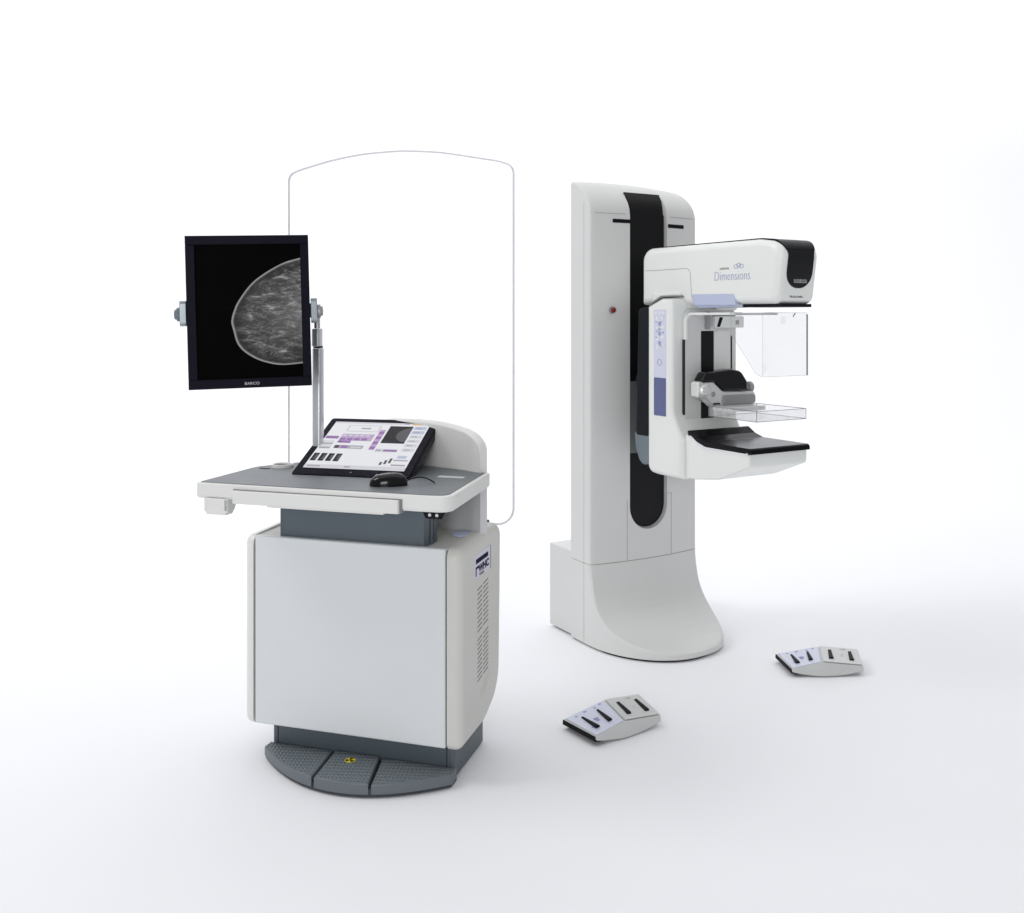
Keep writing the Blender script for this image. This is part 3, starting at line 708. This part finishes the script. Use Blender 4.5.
    MB().cyl((.33, -.18, 1.24), (0, 1, 0), .07, .20, .004, 40).build('pivot', M['slate2'], r)
    MB().pillow(fillet([(-.247, 1.606), (-.335, 1.643), (-.41, 1.643), (-.41, 1.650), (-.333, 1.650), (-.243, 1.612)]), 'a', .152, .45, .002).build('top_gasket', M['line'], arm, wn=False)
    # control strip on the flank
    cs = MB(); cs.rbox(.1482, .152, -.373, -.288, 1.283, 1.588, .004, .0006, 'a')
    st_ = cs.build('control_strip', M['lav2'], arm)
    MB().rbox(.1480, .152, -.372, -.289, 1.112, 1.282, .004, .0006, 'a').build('hand_pad', M['navy'], arm)
    ic = MB(); random.seed(11)
    def arrow(y, z, s, ang):
        P = [(-1, -.28), (.1, -.28), (.1, -.8), (1, 0), (.1, .8), (.1, .28), (-1, .28)]
        Q = [(y - s * (p[0] * math.cos(ang) - p[1] * math.sin(ang)), z + s * (p[0] * math.sin(ang) + p[1] * math.cos(ang))) for p in P]
        ic.pillow(Q, 'a', .1474, .1484)
    for z in (1.545, 1.502, 1.459, 1.420):
        ic.cur = 0; arrow(-.312, z, .013, R(90) if z > 1.48 else R(-90)); arrow(-.348, z + .006, .012, R(20))
    ic.cur = 1
    for z in (1.524, 1.480, 1.438): ic.cyl((.1484, -.330, z), (-1, 0, 0), .010, .0010, .0002, 16)
    for k in range(9): y = -.302 - .056 * random.random(); z = 1.42 + .14 * random.random(); ic.box(.1474, .1482, y - .006, y + .006, z - .003, z + .003)
    ic.cur = 0
    for y in (-.305, -.330, -.355): ic.box(.1474, .1484, y - .006, y + .006, 1.568, 1.578)
    ic.build('icon_print', [M['armwhite'], M['text']], st_, wn=False)
    MB().tube([(.1478, -.330 + .014 * math.cos(t), 1.352 + .014 * math.sin(t)) for t in [k / 24 * 2 * PI for k in range(24)]], .0012, 6, True).build('light_button', M['text'], st_, wn=False)
    # front rail housing with slots
    rh = MB().pillow(fillet([(.212, 1.055, .01), (.522, 1.055, .01), (.522, 1.590, .03), (.212, 1.590, .045)], 8), 'b', -.422, -.39, .006).build('rail_housing', M['col'], r)
    MB().rbox(.309, .384, -.4232, -.41, 1.085, 1.492, .002, .0005, 'b').build('carriage_slot', M['belt'], rh)
    MB().rbox(.388, .484, -.4262, -.41, 1.20, 1.495, .022, .003, 'b').build('rail_plate', M['white'], rh)
    MB().rbox(.2105, .2165, -.4232, -.41, 1.12, 1.455, .001, .0004, 'b').build('guide_slot', M['darkline'], rh)
    MB().rbox(.482, .495, -.4236, -.41, 1.18, 1.47, .001, .0004, 'b').build('guide_slot', M['black'], rh)
    # ---- tube head
    hp = fillet([(-.103, 1.612, .004), (-.103, 1.876, .062), (-.86, 1.871, .2), (-.998, 1.855, .085), (-.962, 1.606, .035)], 12)
    head = MB().pillow(hp, 'a', .220, .440, .034, 7).build('tube_head', M['armwhite'], r)
    frontb = lambda z: -.998 + .036 * (1.855 - z) / .249
    if True:
        hq = hp if area(hp) < 0 else hp[::-1]
        hq = [p for p in hp]
        i0 = max(range(len(hq)), key=lambda i: hq[i][1] - 10 * abs(hq[i][0] + .21))
        # ordered path from the back of the top to low on the front
        top = [p for p in hq if p[1] > 1.850 and p[0] < -.155 and p[0] > -.91]; top.sort(key=lambda p: -p[0])
        front = [p for p in hq if p[0] <= -.91 and p[1] > 1.70]; front.sort(key=lambda p: -p[1])
        pth = [top[0]] + [tuple(Vector(top[0]).lerp(Vector(top[1]), k / 12)) for k in range(1, 12)] + top[1:] + front
        lastp = front[-1]
        for z in (1.76, 1.74, 1.725, 1.71, 1.70, 1.69, 1.682, 1.676, 1.672, 1.6695):
            if z < lastp[1] - .004:
                pth.append((frontb(z), z))
        def half(p):
            b, z = p
            if b > -.80 and z > 1.82: return .078
            if z > 1.80: return .078 + .014 * max(0, min(1, (-.80 - b) / .10)) - .018 * max(0, min(1, (1.855 - z) / .05))
            if z > 1.74: return .074
            return .074 * math.sqrt(max(.02, 1 - ((1.74 - z) / .072) ** 2.4))
        def half_old(p):
            b, z = p
            if z > 1.80: h = .098 - .016 * max(0, min(1, (1.86 - z) / .06))
            else: h = .082 - .006 * (1.80 - z) / .1
            if z < 1.70: h = .0766 * math.sqrt(max(.02, 1 - ((1.70 - z) / .0675) ** 2))
            return h
        hs = [half(p) for p in pth]
        lo = [.330 - h for h in hs]; hi = [.330 + h for h in hs]
        tb = MB()
        ks = [i for i, p in enumerate(pth) if p[1] > 1.818]; kk = ks[-1]
        tb.strip(pth[:kk + 1], lo[:kk + 1], hi[:kk + 1], .0265, .03)
        tb.build('top_cover', M['black'], head, bevel=.0015, seg=2)
        vb = MB(); vb.strip(pth[kk:], [x + .002 for x in lo[kk:]], [x - .002 for x in hi[kk:]], .027, .03)
        vb.build('visor', M['gloss'], head, bevel=.0015, seg=2)
    # badge on the visor and word on the chin
    def fpt(z, o): return frontb(z) - o
    bd = MB().rbox(.300, .372, fpt(1.690, .0045), fpt(1.712, .002), 1.690, 1.718, .002, .0003, 'b').build('visor_badge', M['midgrey'], head)
    lettering('badge_lettering', '3D 2D', (.336, fpt(1.690, .0049), 1.695), (1, 0, 0), (0, 0, 1), .026, M['black'], bd, 'CENTER', squeeze=.95)
    lettering('maker_lettering', 'HOLOGIC', (.327, fpt(1.632, .0006), 1.632), (1, 0, 0), (0, 0, 1), .0165, M['ink'], head, 'CENTER', squeeze=1.0, off=.0006)
    # flank: word, mark, accent, seam
    F = .2192
    lettering('name_lettering', 'Dimensions', (F, -.606, 1.708), (0, -1, 0), (0, 0, 1), .057, M['text'], head, squeeze=.80, off=-.0012)
    lettering('name_lettering', 'selenia', (F, -.640, 1.754), (0, -1, 0), (0, 0, 1), .017, M['midgrey'], head, squeeze=1.25)
    lg = MB()
    for k in range(3): 
        cx = -.738 - .016 * k
        lg.tube([(F, cx + .012 * math.cos(t), 1.764 + .008 * math.sin(t) + .005 * (k == 1)) for t in [j / 20 * 2 * PI for j in range(20)]], .0011, 5, True)
    lg.build('wave_mark', M['text'], head, wn=False)
    ac = MB().pillow(fillet([(-.478, 1.606, .020), (-.738, 1.604, .004), (-.726, 1.651, .010), (-.462, 1.654, .006)]), 'a', .2172, .236, .0015).build('accent_band', M['lav'], head)
    uc = MB().pillow(fillet([(-.46, 1.612), (-.75, 1.609), (-.72, 1.598, .02), (-.50, 1.594, .02)]), 'a', .226, .43, .004).build('under_band', M['lav'], head)
    sm = MB()
    sm.tube([(F + .0006, b, z) for b, z in fillet([(-.140, 1.7705), (-.452, 1.769, .03), (-.463, 1.635, .1), (-.485, 1.611)], 8)[:]], .0010, 6)
    sm.build('panel_seam', M['line'], head, wn=False)
    MB().rbox(.250, .420, -.962, -.745, 1.594, 1.607, .004, .001, 'z').build('collimator_plate', M['black'], head)
    MB().rbox(.246, .424, -.742, -.715, 1.596, 1.610, .004, .001, 'z').build('collimator_catch', M['key'], head)
    # neck between body and head
    MB().rbox(.20, .50, -.40, -.20, 1.60, 1.665, .02, .01, 'z').build('neck', M['armwhite'], r)
    MB().rbox(.40, .524, -.428, -.36, 1.585, 1.640, .01, .008, 'b').build('neck_cheek', M['armwhite'], r)
    # ---- face shield and its bracket
    br = MB().pillow(fillet([(.210, 1.455), (.222, 1.455), (.222, 1.545, .015), (.245, 1.562, .01), (.545, 1.562), (.545, 1.577), (.240, 1.577, .03), (.210, 1.550, .035)], 6), 'b', -.436, -.418, .002).build('shield_bracket', M['armwhite'], r)
    MB().rbox(.330, .345, -.445, -.42, 1.500, 1.578, .003, .002, 'b').build('bracket_rib', M['midgrey'], br)
    MB().rbox(.372, .546, -.446, -.426, 1.506, 1.558, .004, .002, 'b').build('bracket_plate', M['armwhite'], br)
    q = MB().pillow(fillet([(.382, 1.510), (.400, 1.510), (.418, 1.553), (.398, 1.553)]), 'b', -.4475, -.444, .0005).build('bracket_latch', M['black'], br)
    MB().rbox(.495, .514, -.449, -.444, 1.520, 1.540, .003, .001, 'b').build('bracket_catch', M['midgrey'], br)
    rails = MB()
    for a in (.228, .470): rails.rbox(a, a + .010, -.72, -.43, 1.563, 1.573, .002, .001, 'b')
    rails.build('bracket_rail', M['armwhite'], br)
    fs = MB()
    fs.rbox(.228, .478, -.884, -.881, 1.312, 1.572, .006, .0005, 'b')
    side = fillet([(-.70, 1.574), (-.70, 1.478, .02), (-.745, 1.438, .03), (-.845, 1.325, .04), (-.881, 1.312), (-.881, 1.574)], 6)
    for a in (.224,): fs.pillow(side, 'a', a, a + .003)
    shd = fs.build('face_shield', M['clear2'], r, wn=False)
    ed = MB()
    ed.box(.4772, .4830, -.8846, -.8806, 1.312, 1.566); 
    ed.build('shield_edge', M['edge2'], shd, wn=False)
    ed = MB()
    ed.tube([(.2255, b, z) for b, z in side[:-1]], .0011, 6); ed.tube([(.226, -.8825, 1.315), (.226, -.8825, 1.57)], .0013, 6)
    ed.tube([(.23, -.8825, 1.312), (.478, -.8825, 1.312)], .0010, 6); ed.tube([(.23, -.8825, 1.572), (.478, -.8825, 1.572)], .0010, 6)
    ed.build('shield_rim', M['shield_rim'], shd, wn=False)
    t = MB(); t.rbox(.326, .352, -.8875, -.884, 1.528, 1.556, .004, .001, 'b'); t.build('shield_tab', M['clear2'], shd)
    MB().tube([(.395, -.8855, 1.556), (.408, -.8855, 1.570)], .0022, 6).build('shield_hook', M['line'], shd)
    # ---- compression device
    cd = MB().pillow(fillet([(.212, 1.204, .014), (.262, 1.196, .02), (.308, 1.156, .02), (.545, 1.156, .012), (.556, 1.218, .015), (.36, 1.226, .03), (.30, 1.272, .02), (.212, 1.272, .014)], 6), 'b', -.512, -.462, .008).build('compression_device', M['alu2'], r)
    MB().pillow(fillet([(.226, 1.266, .01), (.258, 1.312, .02), (.40, 1.324, .05), (.462, 1.314, .05), (.500, 1.266, .02), (.500, 1.222, .005), (.352, 1.226, .02), (.305, 1.266, .02)], 8), 'b', -.520, -.455, .012).build('device_cover', M['gloss'], cd)
    MB().rbox(.352, .546, -.522, -.50, 1.166, 1.208, .012, .004, 'b').build('face_plate', M['midgrey'], cd)
    MB().rbox(.300, .338, -.516, -.50, 1.168, 1.176, .002, .001, 'b').build('clip', M['darkline'], cd)
    for a, s in ((.232, 1), (.516, -1)):
        MB().lathe([(0, 0), (.010, 0), (.010, .016), (.022, .020), (.026, .026), (.026, .036), (.021, .041), (0, .042)], (a, -.503 if s > 0 else -.480, 1.236), (0, -1, 0) if s > 0 else (1, 0, 0), 32).build('knob', M['alu2'] if s > 0 else M['midgrey'], cd)
    MB().cyl((.300, -.505, 1.215), (0, -1, 0), .012, .010, .002, 24).build('knob_boss', M['midgrey'], cd)
    MB().rbox(.30, .50, -.470, -.418, 1.17, 1.29, .02, .008, 'b').build('carriage', M['midgrey'], cd)
    MB().rbox(.315, .53, -.60, -.49, 1.142, 1.162, .006, .002, 'z').build('paddle_clamp', M['alu2'], cd)
    # ---- paddle: open tray
    a0, a1, b0, b1, z0, z1 = .211, .492, -.865, -.582, 1.130, 1.172; t = .003
    tr = MB()
    def ring(x0, x1, y0, y1, z): return [(x0, y0, z), (x1, y0, z), (x1, y1, z), (x0, y1, z)]
    vs = ring(a0, a1, b0, b1, z0) + ring(a0, a1, b0, b1, z1) + ring(a0 + t, a1 - t, b0 + t, b1 - t, z1) + ring(a0 + t, a1 - t, b0 + t, b1 - t, z0 + t)
    tr.add(vs, [(3, 2, 1, 0), (12, 13, 14, 15)] + [(4 * k + q, 4 * k + (q + 1) % 4, 4 * k + 4 + (q + 1) % 4, 4 * k + 4 + q) for k in range(3) for q in range(4)])
    for k in range(3): tr.box(a0 + .0045, a0 + .022, -.612 - .050 * k, -.609 - .050 * k, z0 + t + .001, z1 - .004)
    tr.box(a0 + .07, a1 - .05, -.632, -.629, z0 + t + .001, z1 - .002)
    pd = tr.build('compression_paddle', M['tray'], r, wn=False)
    rim = MB()
    rim.tube([(a0, b0, z1), (a1, b0, z1), (a1, b1, z1), (a0, b1, z1)], .0013, 6, True)
    rim.tube([(a0, b0, z0), (a1, b0, z0), (a1, b1, z0), (a0, b1, z0)], .0015, 6, True)
    for p, q in ((a0, b0), (a1, b0), (a1, b1), (a0, b1)): rim.tube([(p, q, z0), (p, q, z1)], .0016, 6)
    rim.build('paddle_rim', M['edge2'], pd, wn=False)
    # ---- detector
    dp = fillet([(-.471, .850, .006), (-.53, .853, .1), (-.68, .873, .1), (-.858, .946, .016), (-.860, 1.011, .003), (-.604, 1.009, .045), (-.550, 1.026, .02), (-.512, 1.049, .006), (-.471, 1.040, .01)], 8)
    det = MB().pillow(dp, 'a', .176, .506, .008, 4).build('breast_support', M['armwhite'], r)
    pp = fillet([(-.490, 1.050), (-.512, 1.054, .010), (-.552, 1.030, .03), (-.604, 1.014, .05), (-.862, 1.014, .004), (-.863, 1.000)], 8)[:]
    pl = MB().strip(pp, .1746, .5072, .013, .023)
    pl.build('support_plate', M['plate'], det, bevel=.002, seg=2)
    ch = MB().strip(pp[:-2], .1722, .1780, .0185, .0065); ch.build('plate_trim', M['chrome'], det, bevel=.001, seg=2)
    # seam between support and arm
    return r
M['plate'] = paint('carbon_plate', (.003, .003, .004), .2, spec=.13)
M['shroud'] = paint('shroud_black', (.010, .012, .016), .5, spec=.12)
M['shield_rim'] = clear('shield_rim', tint=(.90, .905, .91), gloss=.6, solid=.2, body=(.75, .75, .76), rough=.2)
M['midgrey2'] = paint('carriage_grey', (.13, .14, .14), .4)
M['alu2'] = paint('satin_silver', (.72, .72, .71), .30, metal=.35)
M['edge3'] = clear('moulded_edge', tint=(.75, .76, .77), gloss=.8, solid=.35, body=(.62, .62, .63), rough=.2)
make_gantry()

# ------------------------------------------------------------------ foot switches
def make_foot_switch():
    r = root('foot_switch', (0, 0, 0))
    def front(x): return Vector((x, .010 if x < -.06 else (.010 * max(0, -x) / .06)))
    def back(x):
        if x <= 0: k = (x + .128) / .128; return Vector((-.128, .200)).lerp(Vector((.070, .195)), k)
        return Vector((x + .070, .195))
    def top(x): return .036 + (.064 - .036) * (x + .128) / .128 if x <= 0 else .064 - .022 * x / .185
    def bot(x): k = (x - .03) / .16; return .004 + .020 * min(1, k * k) ** 1.2
    def pos(x, t): return front(x).lerp(back(x), t)
    xs = [-.128, -.11, -.09, -.06, -.03, 0, .03, .06, .09, .12, .15, .17, .185]
    mb = MB(); vs = []
    for x in xs:
        for t, z in ((0, top(x)), (1, top(x)), (1, bot(x)), (-.02, bot(x)), ):
            p = pos(x, t); vs.append((p.x, p.y, z))
    n = len(xs)
    fs = [(4 * i + k, 4 * i + (k + 1) % 4, 4 * i + 4 + (k + 1) % 4, 4 * i + 4 + k) for i in range(n - 1) for k in range(4)] + [(0, 1, 2, 3), (4 * n - 1, 4 * n - 2, 4 * n - 3, 4 * n - 4)]
    mb.add(vs, fs); mb.build('body', M['fs'], r, bevel=.003, seg=2, ang=30)
    pt = [pos(x, t) for x, t in ((-.04, .14), (.10, .14), (.10, .86), (-.04, .86))]
    MB().pillow([tuple(p) for p in pt], 'z', .0005, .03).build('foot', M['rubber'], r, wn=False)
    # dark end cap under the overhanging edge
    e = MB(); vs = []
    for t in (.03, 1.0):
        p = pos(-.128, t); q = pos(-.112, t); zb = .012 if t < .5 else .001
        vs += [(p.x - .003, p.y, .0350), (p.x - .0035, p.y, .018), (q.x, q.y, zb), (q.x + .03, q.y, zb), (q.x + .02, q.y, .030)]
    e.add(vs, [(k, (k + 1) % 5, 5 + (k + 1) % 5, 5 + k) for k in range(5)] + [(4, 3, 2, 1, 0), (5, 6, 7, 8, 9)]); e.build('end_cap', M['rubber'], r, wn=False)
    def plate(name, x0, x1, mat, lift, inset_=.006):
        m = MB(); vs = []
        for h in (lift - .004, lift):
            for x, t in ((x0, .03), (x1, .03), (x1, .97), (x0, .97)):
                p = pos(x, t); vs.append((p.x, p.y, top(x) + h))
        m.add(vs, [(3, 2, 1, 0), (4, 5, 6, 7), (0, 1, 5, 4), (1, 2, 6, 5), (2, 3, 7, 6), (3, 0, 4, 7)])
        return m.build(name, mat, r, bevel=.0015, seg=2)
    kp = plate('key_plate', -.124, -.004, M['lav2'], .004); kq = plate('key_plate', .004, .181, M['key'], .006)
    def bar(x0, x1, par, lift, w0, w1):
        P = MB(); vs = []
        K = 8
        for i in range(K + 1):
            t = .25 + .55 * i / K; x = x0 + (x1 - x0) * i / K; w = w0 + (w1 - w0) * i / K; p = pos(x, 1 - t)
            zz = top(x) + lift; hh = .004 + .004 * i / K
            vs += [(p.x - w, p.y, zz), (p.x + w, p.y, zz), (p.x + w * .8, p.y, zz + hh), (p.x - w * .8, p.y, zz + hh)]
        P.add(vs, [(4 * i + k, 4 * i + (k + 1) % 4, 4 * i + 4 + (k + 1) % 4, 4 * i + 4 + k) for i in range(K) for k in range(4)] + [(0, 1, 2, 3), (4 * K + 3, 4 * K + 2, 4 * K + 1, 4 * K)])
        return P.build('rocker', M['rubber'], par, bevel=.0015, seg=2)
    for x in (-.092, -.040): bar(x, x, kp, .003, .005, .0105)
    for x in (.045, .138): bar(x, x, kq, .005, .0085, .0115)
    for x, t, w in ((-.10, .86, .006), (-.07, .88, .008), (-.04, .86, .005), (-.02, .9, .006), (-.066, .5, .010), (-.066, .42, .007), (-.10, .3, .005)):
        p = pos(x, t); MB().box(p.x - w, p.x + w, p.y - .004, p.y + .004, top(x) + .0030, top(x) + .0046).build('icon', M['text'], kp, wn=False)
    for x, t, w in ((.09, .5, .014), (.09, .42, .010), (.09, .86, .03)):
        p = pos(x, t); MB().box(p.x - w, p.x + w, p.y - .003, p.y + .003, top(x) + .0045, top(x) + .0064).build('icon', M['inkpale'], kq, wn=False)
    return r
fsw = make_foot_switch()
def copy_tree(o, parent=None):
    c = o.copy(); COL.objects.link(c); c.parent = parent
    for k in [x for x in bpy.data.objects if x.parent == o]: copy_tree(k, c)
    return c
f2 = copy_tree(fsw)
fsw.location = (.415, 3.535, 0); fsw.rotation_euler = (0, 0, R(36))
f2.location = (1.337, 4.14, 0); f2.rotation_euler = (0, 0, R(5.5))
tag(fsw, 'foot switch with lavender and grey plates lying nearest the workstation, turned steeply', 'foot switch', 'foot switches on the floor')
tag(f2, 'foot switch with lavender and grey plates lying farthest from the workstation, beyond the column base', 'foot switch', 'foot switches on the floor')

# ------------------------------------------------------------------ light, world, camera
def area_light(name, loc, target, sx, sy, power, col=(1, 1, 1), spread=180):
    l = bpy.data.lights.new(name, 'AREA'); l.shape = 'RECTANGLE'; l.size = sx; l.size_y = sy; l.energy = power; l.color = col; l.spread = R(spread)
    o = bpy.data.objects.new(name, l); COL.objects.link(o); o.location = loc
    o.rotation_euler = (Vector(target) - Vector(loc)).to_track_quat('-Z', 'Y').to_euler()
    return o
area_light('overhead_softbox', (.2, 4.6, 7.0), (.2, 4.6, 0), 14, 9, 312)
area_light('side_softbox', (-6.5, 3.0, 7.0), (0, 4.0, .9), 3.4, 3.4, 225)
area_light('front_fill', (-1.4, -5.8, 2.5), (0, 4, 1.0), 4.0, 2.6, 250)
area_light('backdrop_lamp', (1.2, 7.2, 9.2), (1.2, 11.5, 7.2), 32, 1.6, 1040)
w = bpy.data.worlds.new('World'); SC.world = w; w.use_nodes = True
bg = w.node_tree.nodes['Background']; bg.inputs['Color'].default_value = (.95, .97, 1, 1); bg.inputs['Strength'].default_value = .34

F = 960.; HY = 318.
cd = bpy.data.cameras.new('camera'); cam = bpy.data.objects.new('camera', cd); COL.objects.link(cam)
cd.sensor_fit = 'HORIZONTAL'; cd.sensor_width = 36; cd.lens = 36 * F / 1024; cd.shift_y = -(913 / 2 - HY) / 1024
cd.clip_start = .05; cd.clip_end = 200
cam.location = (0, 0, 1.55); cam.rotation_euler = (R(90), 0, 0); SC.camera = cam
SC.view_settings.view_transform = 'Standard'; SC.view_settings.look = 'None'; SC.view_settings.exposure = 0; SC.view_settings.gamma = 1
SC.cycles.max_bounces = 12; SC.cycles.transparent_max_bounces = 32
